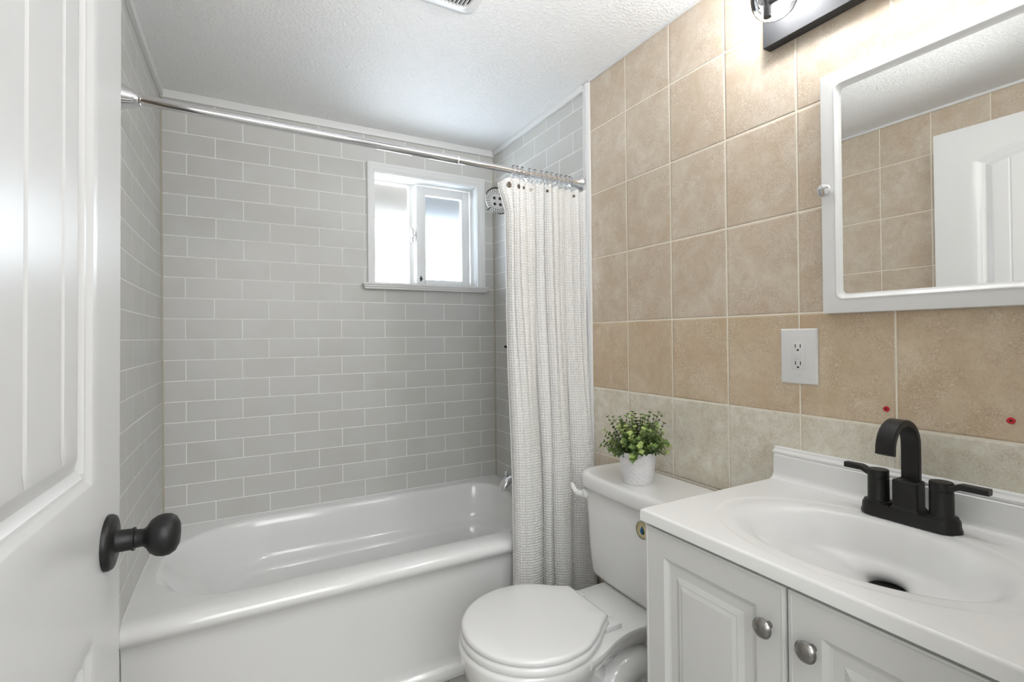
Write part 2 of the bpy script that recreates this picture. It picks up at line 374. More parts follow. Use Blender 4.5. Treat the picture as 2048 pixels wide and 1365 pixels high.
struct(mk('wall_hall', [box(-2.3, .7, -3.86, -3.8, 0, 2.42), box(-2.36, -2.3, -3.8, YF-.12, 0, 2.42), box(.7, .76, -3.8, YF-.12, 0, 2.42),
      box(-2.36, -1.716, YF-.12, YF-.06, 0, 2.42), box(.14, .76, YF-.12, YF-.06, 0, 2.42), box(-2.36, .76, -3.86, YF-.12, 2.42, 2.48), box(-1.8, .2, YF-.12, YF-.06, CZ+.06, 2.48)], M['hall'], smooth=False))
# ceiling strips in the alcove, corner caulk, tile edge trim
struct(mk('trim_1', [box(XL+.002, -.001, -.013, -.0005, 2.186, CZ, .002)], M['trim']))
struct(mk('trim_2', [box(-.013, -.0005, -.82, -.013, 2.192, CZ, .002)], M['trim']))
struct(mk('trim_3', [loft([[Vector((bowx(y)+a, y, b)) for a, b in ((.0005, 2.190), (.013, 2.190), (.013, CZ), (.0005, CZ))] for y in [-.013-.84*k/16 for k in range(17)]])], M['trim'], angle=30))
struct(mk('trim_4', [box(XL, XL+.006, -.006, 0, .44, 2.187)], M['caulk']))
struct(mk('trim_5', [box(-.006, 0, -.006, 0, .44, 2.187)], M['caulk']))
prof = [(0, -.818), (-.007, -.818), (-.009, -.822), (-.009, -.827), (-.006, -.829), (-.006, -.833), (-.011, -.836), (-.012, -.848), (-.009, -.853), (-.009, -.856), (-.005, -.861), (0, -.861)]
struct(mk('trim_6', [loft([[(x-.0002, y, z) for x, y in prof] for z in (.0, 2.214)])], M['trim'], angle=25))
struct(mk('trim_7', [box(-.009, -.0002, -2.288, -.863, 2.213, CZ, .001)], M['trim']))
struct(mk('trim_8', [box(XLB+.0002, XLB+.008, -2.288, -.863, 2.208, CZ, .001)], M['trim']))
# ------------------------------------------------------------------ window
cas = []
def cprof(a, b, horizontal, flip):
    return None
# casing: three flat mitred boards with a stepped inner bead
def uring(g, y): return [Vector((-.686+g*.93, y, WZ0)), Vector((-.686+g*.93, y, 2.058-g*1.30)), Vector((-.060-g*1.18, y, 2.058-g*1.30)), Vector((-.060-g*1.18, y, WZ0))]
struct_window = mk('window_1', [loft([uring(g, y) for g, y in ((0, -.0005), (0, -.013), (.0015, -.0145), (.011, -.0155), (.012, -.0145), (.026, -.0135), (.027, -.0120), (.036, -.0110), (.038, -.009), (.038, .004))], False, False, False)], M['trim'], angle=20)
struct(struct_window)
mk('window_sill', [box(-.713, -.052, -.040, -.0005, 1.459, 1.470, .003), box(-.709, -.056, -.034, -.0005, 1.450, 1.460, .002), box(-.705, -.060, -.028, -.0005, 1.440, 1.451, .003)], M['trim'], struct_window)
mk('window_reveal', [box(WX0-.001, WX0+.004, 0, .105, WZ0, WZ1), box(WX1-.004, WX1+.001, 0, .105, WZ0, WZ1), box(WX0+.004, WX1-.004, 0, .105, WZ1-.004, WZ1+.001), box(WX0+.004, WX1-.004, 0, .105, WZ0-.001, WZ0+.008)], M['trim'], struct_window)
YW = .100
mk('window_frame', [box(WX0+.004, WX0+.020, YW-.004, YW+.03, WZ0+.008, WZ1-.004), box(-.448, -.412, YW-.002, YW+.026, WZ0+.008, WZ1-.004, .002), box(WX0+.02, -.448, YW-.002, YW+.026, WZ1-.014, WZ1-.004), box(WX0+.02, -.448, YW-.002, YW+.026, WZ0+.008, WZ0+.018),
      box(-.412, WX1-.004, YW, YW+.03, WZ1-.020, WZ1-.004), box(-.412, WX1-.004, YW, YW+.03, WZ0+.008, WZ0+.024), box(WX1-.020, WX1-.004, YW, YW+.03, WZ0+.02, WZ1-.02)], M['trim'], struct_window)
mk('window_pane', [box(WX0+.02, -.446, YW+.012, YW+.016, WZ0+.016, WZ1-.012)], M['frost'], struct_window, smooth=False)
YS = .066; SX0, SX1, SZ0, SZ1 = -.418, -.118, WZ0+.009, WZ1-.012
sash = mk('window_sash', [box(SX0, SX0+.050, YS, YS+.028, SZ0, SZ1, .003), box(SX1-.045, SX1, YS, YS+.028, SZ0, SZ1, .003),
      box(SX0+.05, SX1-.045, YS+.001, YS+.027, SZ1-.046, SZ1, .003), box(SX0+.05, SX1-.045, YS+.001, YS+.027, SZ0, SZ0+.030, .003)], M['trim'], struct_window)
mk('sash_pane', [box(SX0+.048, SX1-.043, YS+.012, YS+.016, SZ0+.028, SZ1-.044)], M['frost_blue'], sash, smooth=False)
mk('window_latch', [box(-.442, -.428, .075, .098, 1.700, 1.775, .003), box(-.440, -.422, .060, .085, 1.728, 1.742, .003), box(-.438, -.424, .070, .080, 1.755, 1.763, .002)], M['trim'], struct_window)
mk('sash_stop', [box(-.400, -.394, .061, .067, 1.497, 1.523, .001), box(-.403, -.388, .0615, .067, 1.506, 1.513, .001)], M['dark'], sash)
# outside: eave above the window that shades the top of the panes
struct(mk('eave', [box(-2.2, 1.6, .141, 1.0, 2.22, 2.30), box(-2.2, 1.6, .98, 1.0, 1.97, 2.30)], M['soffit'], smooth=False))
# ------------------------------------------------------------------ bathtub
tub = thing('bathtub', 'white alcove bathtub under the window, shower curtain hanging over its right end', 'bathtub', (-.75, -.4, 0))
xr = -.0015
def tubring(y0, z, x0=None, r=.004):
    P = rrect(XL, xr, y0, -.0015, r, z, 24, 8)
    for p in P:
        if p.x < XL+.1: p.x = p.x+(bowx(p.y)-XL)*(1-(p.x-XL)/.1)+.0004*(1-(p.x-XL)/.1)
    return P
R = [tubring(-.792, 0.001), tubring(-.795, .012), tubring(-.793, .024), tubring(-.786, .034), tubring(-.776, .040), tubring(-.770, .048), tubring(-.768, .07), tubring(-.770, .20), tubring(-.774, .34)]
for y, z in ((-.777, .365), (-.783, .380), (-.790, .390), (-.798, .398), (-.802, .406), (-.803, .414), (-.801, .422), (-.796, .430), (-.788, .436), (-.778, .440), (-.762, .4425), (-.748, .443)): R.append(tubring(y, z))
def inner(x0, x1, y0, y1, rl0, rr0, rr1, rl1, z): return rrect(x0, x1, y0, y1, (rl0, rr0, rr1, rl1), z, 24, 8)
I = [(-1.474, -.080, -.716, -.054, .25, .13, .13, .30, .4435), (-1.468, -.086, -.711, -.059, .25, .13, .13, .30, .442), (-1.460, -.093, -.705, -.065, .25, .125, .125, .30, .437), (-1.452, -.098, -.700, -.070, .25, .12, .12, .29, .428), (-1.440, -.102, -.696, -.075, .25, .12, .12, .28, .41),
     (-1.385, -.110, -.688, -.085, .24, .12, .12, .25, .35), (-1.340, -.115, -.682, -.092, .22, .12, .12, .23, .305), (-1.325, -.117, -.680, -.095, .22, .12, .12, .22, .290), (-1.31, -.121, -.674, -.101, .21, .12, .12, .21, .280), (-1.298, -.130, -.660, -.115, .2, .12, .12, .2, .272), (-1.285, -.143, -.635, -.140, .2, .12, .12, .2, .267),
     (-1.275, -.150, -.625, -.150, .19, .11, .11, .19, .262), (-1.265, -.154, -.620, -.156, .18, .11, .11, .18, .25), (-1.22, -.162, -.612, -.166, .17, .11, .11, .17, .20), (-1.16, -.175, -.60, -.18, .16, .11, .11, .16, .14), (-1.12, -.19, -.585, -.195, .15, .1, .1, .15, .105), (-1.06, -.23, -.55, -.23, .13, .1, .1, .13, .085), (-.9, -.35, -.45, -.33, .05, .05, .05, .05, .08)]
for a in I: R.append(inner(*a))
mk('tub_shell', [loft(R, True, True)], M['tub'], tub, angle=50)
mk('tub_drain', [lathe([(.03, 0), (.032, .003), (.02, .005), (0, .005)], (-.33, -.39, .0815), n=24)], M['chrome'], tub)
mk('caulk_bead', [box(XL+.002, -.002, -.006, -.0005, .442, .449, .002), tube([(bowx(-.80*k/16)+.0012, -.80*k/16, .4435) for k in range(1, 16)], .0034, 8)], M['trim'], tub)
# tub spout, valve, shower head on the right alcove wall
sp = thing('tub_spout', 'chrome tub spout with lift-up diverter beside the lower left edge of the shower curtain', 'faucet', (0, -.36, .51))
mk('spout_body', [tube(catmull([(-.001, -.36, .526), (-.06, -.36, .528), (-.105, -.36, .522), (-.133, -.36, .504), (-.142, -.36, .478)], 8), [.027]*8+[.028]*8+[.029]*8+[.028]*8+[.027], 20)], M['chrome'], sp)
mk('diverter_knob', [tube([(-.128, -.36, .52), (-.128, -.36, .550)], .004, 10), lathe([(.0, .0), (.009, .0), (.009, .014), (.006, .018), (0, .018)], (-.128, -.36, .549), n=16)], M['chrome'], sp)
vl = thing('shower_valve', 'shower valve trim on the grey tile, its dark handle peeping out left of the curtain', 'valve', (0, -.36, 1.15))
mk('escutcheon', [lathe([(.082, 0), (.082, .004), (.07, .010), (.03, .014), (0, .014)], (-.0005, -.36, 1.15), (-1, 0, 0), 40)], M['chrome'], vl)
mk('valve_handle', [lathe([(.024, 0), (.024, .05), (.018, .058), (0, .058)], (-.012, -.36, 1.15), (-1, 0, 0), 24), box(-.066, -.052, -.366, -.354, 1.148, 1.162, .002), box(-.132, -.06, -.3665, -.3535, 1.149, 1.161, .003)], M['black'], vl)
sh = thing('showerhead', 'round white-faced chrome shower head peeping out left of the curtain top', 'shower head', (0, -.36, 1.97))
hc = Vector((-.168, -.376, 1.838)); hn = Vector((-.76, -.43, -.63)).normalized()
mk('shower_arm', [tube(catmull([(-.001, -.36, 1.98), (-.05, -.36, 1.975), (-.095, -.362, 1.95), hc-hn*.05], 8), .009, 14), lathe([(.028, 0), (.028, .003), (.012, .012), (0, .012)], (-.0005, -.36, 1.98), (-1, 0, 0), 28)], M['chrome'], sh)
mk('head_shell', [lathe([(.012, -.058), (.024, -.052), (.045, -.040), (.058, -.026), (.065, -.010), (.066, -.002), (.066, .002), (.063, .004)], hc, hn, 48)], M['gunmetal'], sh)
face = mk('face_plate', [lathe([(.0, .0052), (.03, .0052), (.0595, .0045), (.0615, .003), (.0615, .001)][::-1], hc, hn, 48)], M['plastic'], sh)
hx, hy, _ = frame_of(hn); dots = []
for rr, k in ((.056, 30), (.048, 26), (.040, 20)):
    for j in range(k):
        a = 2*PI*j/k; dots.append(lathe([(.0023, 0), (.0023, .0012), (0, .0012)], hc+hn*.0048+(hx*math.cos(a)+hy*math.sin(a))*rr, hn, 8))
for j in range(4):
    a = 2*PI*j/4+.5; c = hc+hn*.005+(hx*math.cos(a)+hy*math.sin(a))*.021
    dots.append(lathe([(.0075, 0), (.0075, .001), (.0055, .0012), (.0055, .0002), (0, .0002)], c, hn, 18)); dots.append(lathe([(.003, 0), (.003, .002), (0, .002)], c, hn, 10))
mk('spray_nozzles', dots, M['slot'], face, angle=60)
lv = Vector((-.657, .36, -.66)); lv = (lv-hn*lv.dot(hn)).normalized()
mk('spray_lever', [tube([hc+lv*.052+hn*.003, hc+lv*.078+hn*.002], .0028, 8)], M['slot'], sh)
# ------------------------------------------------------------------ curtain rod, hooks, curtain
RY = -.800
def rodz(x): return 1.8255+(-x)/1.5*.0215
rod = thing('shower_rod', 'chrome tension rod across the tub opening with flared ends', 'curtain rod', (-.75, RY, rodz(-.75)))
mk('outer_tube', [tube([(-1.47, RY, rodz(-1.47)), (-.545, RY, rodz(-.545))], .0138, 24)], M['chrome'], rod)
mk('inner_tube', [tube([(-.55, RY, rodz(-.55)), (-.02, RY, rodz(-.02))], .0118, 24)], M['chrome'], rod)
mk('joint_collar', [tube([(-.549, RY, rodz(-.55)), (-.5445, RY, rodz(-.54))], .0142, 24)], M['plastic'], rod)
fl = [(.031, 0), (.032, .004), (.029, .010), (.0235, .022), (.0195, .036), (.018, .05), (.0185, .056), (.0155, .058), (0, .058)]
mk('end_flange', [lathe([(r*1.22, h*1.1) for r, h in fl[:-4]]+fl[-4:], (bowx(-.8)+.0005, RY, rodz(-1.5)), (1, 0, 0), 40)], M['chrome'], rod)
mk('end_flange', [lathe(fl, (-.0005, RY, rodz(0)), (-1, 0, 0), 40)], M['chrome'], rod)
HK = [-.322, -.305, -.283, -.252, -.229, -.197, -.173, -.150, -.125, -.105, -.082, -.064]
def hook(x):
    z = rodz(x)
    t = thing('shower_curtain_hook', '', 'curtain hook', (x, RY, z), group='curtain hooks on the right end of the rod')
    loop = [(x, RY+.0165*math.cos(a), z+.0185*math.sin(a)) for a in [PI*(-.42+1.84*i/22)+.0 for i in range(23)]]
    mk('wire', [tube(loop, .0012, 8), tube(catmull([(x+.002, RY, z-.017), (x+.003, RY-.010, z-.030), (x+.001, RY-.020, z-.038), (x, RY-.026, z-.050), (x, RY-.034, z-.049), (x, RY-.036, z-.041)], 5), .0012, 8)], M['chrome'], t)
    for k in (-1, 0, 1):
        a = PI/2+k*.62; mk('roller_bead', [sphere((x, RY+.0165*math.cos(a), z+.0185*math.sin(a)), .0036, 12, 8)], M['nickel'], t)
    return t
h0 = hook(HK[0])
names = ['first', 'second', 'third', 'fourth', 'fifth', 'sixth', 'seventh', 'eighth', 'ninth', 'tenth', 'eleventh', 'twelfth']
for i, x in enumerate(HK):
    o = h0 if i == 0 else dup(h0, (x, RY, rodz(x)))
    o['label'] = 'chrome curtain hook with roller beads, %s from the left on the rod' % names[i]
cur = thing('shower_curtain', 'white waffle-weave shower curtain bunched at the right end of the rod', 'shower curtain', (-.2, -.84, .09))
NX, NZ = 420, 190
def smooth01(t): t = min(max(t, 0), 1); return t*t*(3-2*t)
# folds low down: (t0, t1, depth) bulging pleats with sharp valleys between
LOWF = [(0, .33, .056), (.33, .352, -.004), (.352, .475, .046), (.475, .725, .056), (.725, .75, -.004), (.75, 1.0, .030)]
def low(t):
    for a, b, d in LOWF:
        if t <= b or b == 1.0:
            s = (t-a)/(b-a); s = min(max(s, 0), 1)
            if d < 0: return d
            return d*math.sqrt(max(0, 1-(2*s-1)**2))**.7
    return 0
def high(t):
    ph = 10.5*t+.15*math.sin(7*t)
    return .024*(abs(math.sin(PI*ph))**.6)*(.7+.3*math.sin(13*t+1))+.004*math.sin(2*PI*t*2.3)
XT0, XT1, XB0, XB1 = -.371, -.022, -.350, -.006
def cpt(t, s):       # s: 0 top .. 1 bottom
    b = smooth01((s-.18)/.5)
    xa = XT0+(XT1-XT0)*t; xb = XB0+(XB1-XB0-.006)*t
    e = smooth01((s-.0)/1.0); x = xa*(1-e)+xb*e
    pull = (1-smooth01(s/.075))
    x -= .026*pull*(1-smooth01(t/.12))
    y = -.822-(high(t)*(1-b)+low(t)*b) - .006*b
    if t > .72: y -= .050*b*smooth01((t-.72)/.28)*smooth01(s)
    ztop = 1.782-.008*t-.022*pull*(1-smooth01(t/.05))+.008*abs(math.cos(PI*11*t))*pull
    zbot = .085
    z = ztop*(1-s)+zbot*s
    y += .003*math.sin(9*s+14*t)*b
    x += .0022*math.sin(11*s+20*t)
    return Vector((x, y, z))
grid = [[cpt(i/(NX-1), (j/(NZ-1))) for i in range(NX)] for j in range(NZ)]
V = [p for row in grid for p in row]; F = []
for j in range(NZ-1):
    for i in range(NX-1): F.append((j*NX+i, j*NX+i+1, (j+1)*NX+i+1, (j+1)*NX+i))
cl = mk('curtain_panel', [(V, F)], M['curtain'], cur, angle=80)
acc = [0]
for i in range(1, NX): acc.append(acc[-1]+.5*(math.dist(grid[NZ//10][i][:2], grid[NZ//10][i-1][:2])+math.dist(grid[NZ*3//4][i][:2], grid[NZ*3//4][i-1][:2])))
uvl = cl.data.uv_layers.new(name='UVMap')
li = np.zeros(len(cl.data.loops), dtype=np.int32); cl.data.loops.foreach_get('vertex_index', li)
A = np.array(acc)[li % NX]; B_ = np.array([1.7*(1-j/(NZ-1)) for j in range(NZ)])[li//NX]
uvl.data.foreach_set('uv', np.stack([A, B_], 1).ravel())
sol = cl.modifiers.new('thickness', 'SOLIDIFY'); sol.thickness = .0016; sol.offset = 0
cord = [cpt(0, k/60)+Vector((-.0005, -.001, 0)) for k in range(61)]
mk('side_hem', [tube(cord, .0022, 8)], M['trim'], cur)
for t_, s_, r_ in ((.050, .015, .0112), (.135, .014, .0085), (.222, .013, .0055), (.315, .013, .0055), (.505, .013, .0055), (.88, .013, .0055)):
    p = cpt(t_, s_); q = cpt(t_+.006, s_); tx = (q-p).normalized(); n = Vector((tx.y, -tx.x, 0)).normalized()
    if n.y > 0: n = -n
    mk('opening_disc', [lathe([(r_, -.001), (r_, .0022), (r_*.85, .0028), (r_*.75, .0016), (0, .0016)], p, n, 20)], M['taupe'], cur)  # solid taupe disc stands in for a see-through opening in the curtain
# ------------------------------------------------------------------ toilet
TY = -1.268
to = thing('toilet', 'white two-piece toilet between the tub and the vanity, round lid closed', 'toilet', (-.36, TY, 0))
def egg(cx, cy, back, front, half, z, n=72, p=2.15):
    P = []
    for j in range(n):
        a = 2*PI*j/n; c, s = math.cos(a), math.sin(a)
        e = 2/p; lx = (abs(c)**e)*(front if c > 0 else back)*(1 if c > 0 else -1)
        P.append(Vector((cx-lx, cy+half*(abs(s)**e)*(1 if s > 0 else -1), z)))
    return P
# bowl and pedestal
BX = -.52
rings = [egg(-.40, TY, .235, .20, .105, 0.0009, p=2.6), egg(-.40, TY, .235, .20, .107, 0.0188, p=2.6), egg(-.40, TY, .22, .185, .092, 0.0471, p=2.4), egg(-.41, TY, .20, .165, .080, 0.1139, p=2.3), egg(-.43, TY, .185, .165, .085, 0.1718), egg(-.46, TY, .18, .19, .105, 0.2255),
         egg(-.49, TY, .17, .205, .135, 0.2798), egg(-0.522, TY, .17, .205, .160, 0.3246), egg(-0.527, TY, .175, .207, .176, 0.3598), egg(-0.530, TY, .178, .208, .182, 0.3849), egg(-0.530, TY, .176, .206, .180, 0.3951), egg(-0.530, TY, .170, .198, .172, 0.3989)]
mk('bowl', [loft(rings)], M['china'], to, angle=60)
# shelf behind the bowl that carries the tank, narrowing towards the bowl
def shelf(z, g):
    pts = [(-.045, .125), (-.20, .128), (-.26, .128), (-.31, .130), (-.36, .142), (-.42, .165), (-.47, .178)]
    pts = catmull([(a, b, 0) for a, b in pts], 5)
    L = [Vector((p.x-g*0, TY-(p.y-g), z)) for p in pts]; Rr = [Vector((p.x, TY+(p.y-g), z)) for p in reversed(pts)]
    return L+Rr
mk('tank_shelf', [loft([shelf(.313, .045), shelf(.343, .022), shelf(.369, .006), shelf(.385, .001), shelf(.392, .003), shelf(.395, .010)])], M['china'], to, angle=50)
# trapway: visible S bend on both sides of the pedestal
for s in (-1, 1):
    path = catmull([(-.47, TY+s*.075, .13), (-.40, TY+s*.085, .19), (-.33, TY+s*.088, .255), (-.26, TY+s*.088, .275), (-.205, TY+s*.086, .245), (-.19, TY+s*.084, .20), (-.205, TY+s*.082, .12), (-.23, TY+s*.08, .03)], 6)
    mk('trapway', [tube(path, [.035+.012*min(1, i/14) for i in range(len(path))], 18)], M['china'], to)
mk('pedestal_back', [box(-.36, -.17, TY-.085, TY+.085, .001, .32, .02, 4)], M['china'], to)
SXC = -.539
def lidring(z, g, half=.187, front=.194, backx=-.347, backhalf=.091):
    """round-front lid: half ellipse at the front, curving in to a straight back edge"""
    P = []; n = 60; cx = SXC
    for j in range(n+1):
        a = -PI/2+PI*j/n; P.append(Vector((cx-front*math.cos(a), TY+half*math.sin(a), z)))
    side = catmull([(cx, half, 0), (cx+.06, half-.010, 0), (cx+.115, half-.040, 0), (cx+.155, half-.072, 0), (backx, backhalf, 0)], 8)[1:]
    P += [Vector((p.x, TY+p.y, z)) for p in side]
    P += [Vector((backx, TY+backhalf*(1-2*k/8), z)) for k in range(1, 8)]
    P += [Vector((p.x, TY-p.y, z)) for p in reversed(side[:])]
    c = Vector((cx, TY, z)); k_ = 1-g/.19
    return [c+(p-c)*k_ for p in P]
mk('toilet_seat', [loft([lidring(0.4000, .006), lidring(0.4010, .001), lidring(0.4060, -.001), lidring(0.4140, -.001), lidring(0.4190, .002), lidring(0.4210, .006)])], M['seat'], to, angle=50)
mk('seat_lid', [loft([lidring(0.4230, .008), lidring(0.4235, .004), lidring(0.4270, .002), lidring(0.4330, .002), lidring(0.4375, .005), lidring(0.4395, .012), lidring(0.4415, .05), lidring(0.4425, .10)])], M['seat'], to, angle=50)
for s in (-1, 1):
    mk('hinge', [box(-.366, -.312, TY+s*.084-.021, TY+s*.084+.021, .395, .409, .0015, 2), ], M['seat'], to)
# tank
TKY0, TKY1 = TY-.242, TY+.225
def tk(z, gx, gy, r=.035): return rrect(-.212+gx, -.022, TKY0+gy, TKY1-gy, (r, .012, .012, r), z, 10, 8)
def tk2(z, gx, gy): # front edge bulges
    P = rrect(-.205+gx, -.022, TKY0+gy, TKY1-gy, (.012, .012, .012, .012), z, 10, 8)
    P = rrect(-.205+gx, -.022, TKY0+gy, TKY1-gy, (.045, .012, .012, .045), z, 10, 8)
    for p in P:
        if p.x < -.12: p.x -= .010*(1-((p.y-TY)/.235)**2)
    return P
mk('tank_body', [loft([tk2(.3962, .030, .040), tk2(.403, .018, .028), tk2(.418, .012, .022), tk2(.49, .008, .016), tk2(.60, .004, .012), tk2(.688, 0, .006), tk2(.693, .004, .010), tk2(.700, .018, .022)])], M['china'], to, angle=50)
def ld(z, g):
    P = rrect(-.225+g, -.016-g*.3, TKY0-.009+g, TKY1+.009-g, (.075, .02, .03, .075), z, 10, 10)
    for p in P:
        if p.x < -.12: p.x -= .014*(1-((p.y-TY)/.24)**2)
    return P
mk('tank_lid', [loft([ld(.700, .010), ld(.701, .003), ld(.705, .0), ld(.726, -.001), ld(.737, .0008), ld(.742, .004), ld(.7448, .009), ld(.7458, .015), ld(.746, .019), ld(.746, .024)])], M['china'], to, angle=50)
hz = .672; hy0 = TKY1-.040
mk('flush_lever', [lathe([(.016, 0), (.016, .012), (.012, .018), (0, .018)], (-.208, hy0, hz), (-1, 0, 0), 24),
    tube(catmull([(-.222, hy0, hz), (-.230, hy0+.014, hz+.000), (-.234, hy0+.030, hz+.006), (-.230, hy0+.048, hz+.016), (-.226, hy0+.058, hz+.017)], 6), [.011]*8+[.0085]*16+[.0085], 14)], M['china'], to)
# round efficiency sticker
sy, sz, sx = -1.352, .638, -.2135
stk = thing('tank_sticker', 'small round cream sticker with a blue and green drop on the toilet tank front', 'sticker', (sx, sy, sz))
mk('sticker_disc', [lathe([(.0255, 0), (.0255, .0008), (0, .0008)], (sx, sy, sz), (-1, 0, 0), 40)], M['sticker'], stk)
mk('sticker_border', [tube([(sx-.0009, sy+.0247*math.cos(2*PI*k/40), sz+.0247*math.sin(2*PI*k/40)) for k in range(40)], .0006, 6, True)], M['green'], stk)
def flat(pts, x):   # pts in (right, up) seen from the room; right = -y
    return ([Vector((x, sy-p[0], sz+p[1])) for p in pts], [tuple(range(len(pts)))])
drop = [(.002, .015)]+[(.002+.0088*math.sin(a)*(1), -.005+.0088*-math.cos(a)) for a in [PI*(.62-1.24*i/20) for i in range(21)]]
def dropx(sgn):
    P = [(.001, .0135)]
    for i in range(15):
        a = PI*(.35+.65*i/14)
        P.append((.001+sgn*.0088*math.sin(a), -.004+.0088*math.cos(a)))
    return P
mk('drop_left', [flat(dropx(-1), sx-.0011)], M['blue'], stk, smooth=False)
mk('drop_right', [flat(dropx(1), sx-.0011)], M['green'], stk, smooth=False)
def text_mesh(txt, size):
    c = bpy.data.curves.new('lettering', 'FONT'); c.body = txt; c.size = size; c.align_x = 'CENTER'
    o = bpy.data.objects.new('lettering', c); COL.objects.link(o)
    dg = bpy.context.evaluated_depsgraph_get(); me = bpy.data.meshes.new_from_object(o.evaluated_get(dg))
    v = [p.co.copy() for p in me.vertices]; f = [tuple(q.vertices) for q in me.polygons]
    bpy.data.objects.remove(o); bpy.data.curves.remove(c); bpy.data.meshes.remove(me); return v, f
def arc_text(txt, r, a0, step, size, inward=False):
    out = []
    for i, ch in enumerate(txt):
        if ch == ' ': continue
        a = a0+step*(i-(len(txt)-1)/2)
        v, f = text_mesh(ch, size); vv = []
        for p in v:
            if not inward: lx, ly = p.x, p.y; c, s = math.sin(a), math.cos(a); X = c*(r+ly)+s*lx; Y = s*(r+ly)-c*lx
            else: lx, ly = p.x, p.y; c, s = math.sin(a), math.cos(a); X = c*(r-ly)-s*lx; Y = s*(r-ly)+c*lx
            vv.append(Vector((sx-.0012, sy-X, sz+Y)))
        out.append((vv, f))
    return out
mk('sticker_lettering', arc_text('WaterSense', .0168, 0, .28, .0078)+arc_text('Meets EPA Criteria', .0232, PI, -.19, .0058, True), M['green'], stk, smooth=False)
# ------------------------------------------------------------------ potted plant on the tank lid
px_, py_, pz_ = -.145, -1.262, .7465
pl = thing('potted_plant', 'small leafy green plant in a white diamond-textured pot on the toilet tank', 'potted plant', (px_, py_, pz_))
n = 96; rr = []
PHt = .098
for i in range(41):
    h = PHt*i/40; r = .0455+.0135*(i/40)
    ring = []
    for j in range(n):
        a = 2*PI*j/n
        u_ = a*16/(2*PI); v_ = h/PHt*6.5
        d = (abs(((u_+v_) % 1)-.5)+abs(((u_-v_) % 1)-.5))
        e = .0026*(d-.5)*(1 if 1 < i < 38 else 0)
        ring.append(Vector((px_+(r+e)*math.cos(a), py_+(r+e)*math.sin(a), pz_+h)))
    rr.append(ring)
ri = []
for r, h in ((.0565, PHt-.0005), (.055, PHt-.004), (.053, PHt-.014)): ri.append([Vector((px_+r*math.cos(2*PI*j/n), py_+r*math.sin(2*PI*j/n), pz_+h)) for j in range(n)])
base = [[Vector((px_+.043*math.cos(2*PI*j/n), py_+.043*math.sin(2*PI*j/n), pz_+.0002)) for j in range(n)]]
mk('pot', [loft(base+rr+ri, True, False)], M['pot'], pl, angle=60)
mk('soil', [lathe([(.0535, -.002), (.0535, 0), (.03, .004), (0, .006)], (px_, py_, pz_+PHt-.012), n=32)], M['soil'], pl)
LV, LF, LT, SG = [], [], [], []
def leaf(p, d, up, L, wd, tone):
    d = d.normalized(); s = d.cross(up)
    if s.length < 1e-3: s = d.cross(Vector((1, 0, 0)))
    s.normalize(); nn = s.cross(d).normalized(); b = len(LV)
    prof_ = [(0, .08), (.25, .75), (.55, 1), (.82, .72), (1, .05)]
    for t, wf in prof_:
        c = p+d*(L*t)-nn*(L*.28*t*t)
        LV.append(c+s*(wd*wf)+nn*(wd*wf*.35)); LV.append(c); LV.append(c-s*(wd*wf)+nn*(wd*wf*.35))
    for k in range(4):
        for m_ in range(2): LF.append((b+k*3+m_, b+k*3+m_+1, b+(k+1)*3+m_+1, b+(k+1)*3+m_))
    LT.extend([tone]*15)
R2 = random.Random(11)
top = Vector((px_, py_, pz_+PHt-.01))
for k in range(135):
    th = 2*PI*k*.618+R2.uniform(-.3, .3); el = R2.uniform(.05, 1.5) if k > 12 else R2.uniform(1.1, 1.5)
    Ls = (.066+.044*R2.random())*(1.0 if el < .9 else 1.24)
    dirv = Vector((math.cos(th)*math.cos(el), math.sin(th)*math.cos(el), math.sin(el)*.95+.08)).normalized()
    st = top+Vector((math.cos(th), math.sin(th), 0))*R2.uniform(.005, .038)
    if st.x > px_+.01 and dirv.x > .5: Ls *= .85
    sag = R2.uniform(.0, .016); P = []
    for i in range(7):
        t = i/6; P.append(st+dirv*Ls*t+Vector((0, 0, -sag*t*t)))
    SG.append(tube(P, [.0011-.0005*i/6 for i in range(7)], 5))
    light = R2.random() < .30; nn_ = 7
    for i in range(1, nn_+1):
        t = .18+.82*i/nn_; c = st+dirv*Ls*t+Vector((0, 0, -sag*t*t))
        ax = dirv; x_, y_, _ = frame_of(ax); rot = i*PI/2+R2.uniform(-.4, .4)
        tipf = i/nn_
        for q in range(2 if i < nn_ else 4):
            a = rot+q*(PI if i < nn_ else PI/2)
            out = x_*math.cos(a)+y_*math.sin(a)
            size = (.0148-.0050*tipf)*R2.uniform(.8, 1.15)
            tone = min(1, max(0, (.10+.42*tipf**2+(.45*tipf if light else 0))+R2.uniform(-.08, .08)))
            leaf(c, out*.9+ax*(.35+.5*tipf), ax, size, size*.40, tone)
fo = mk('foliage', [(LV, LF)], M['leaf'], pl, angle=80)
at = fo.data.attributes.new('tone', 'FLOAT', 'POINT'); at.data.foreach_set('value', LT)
mk('stems', SG, M['stem'], pl)
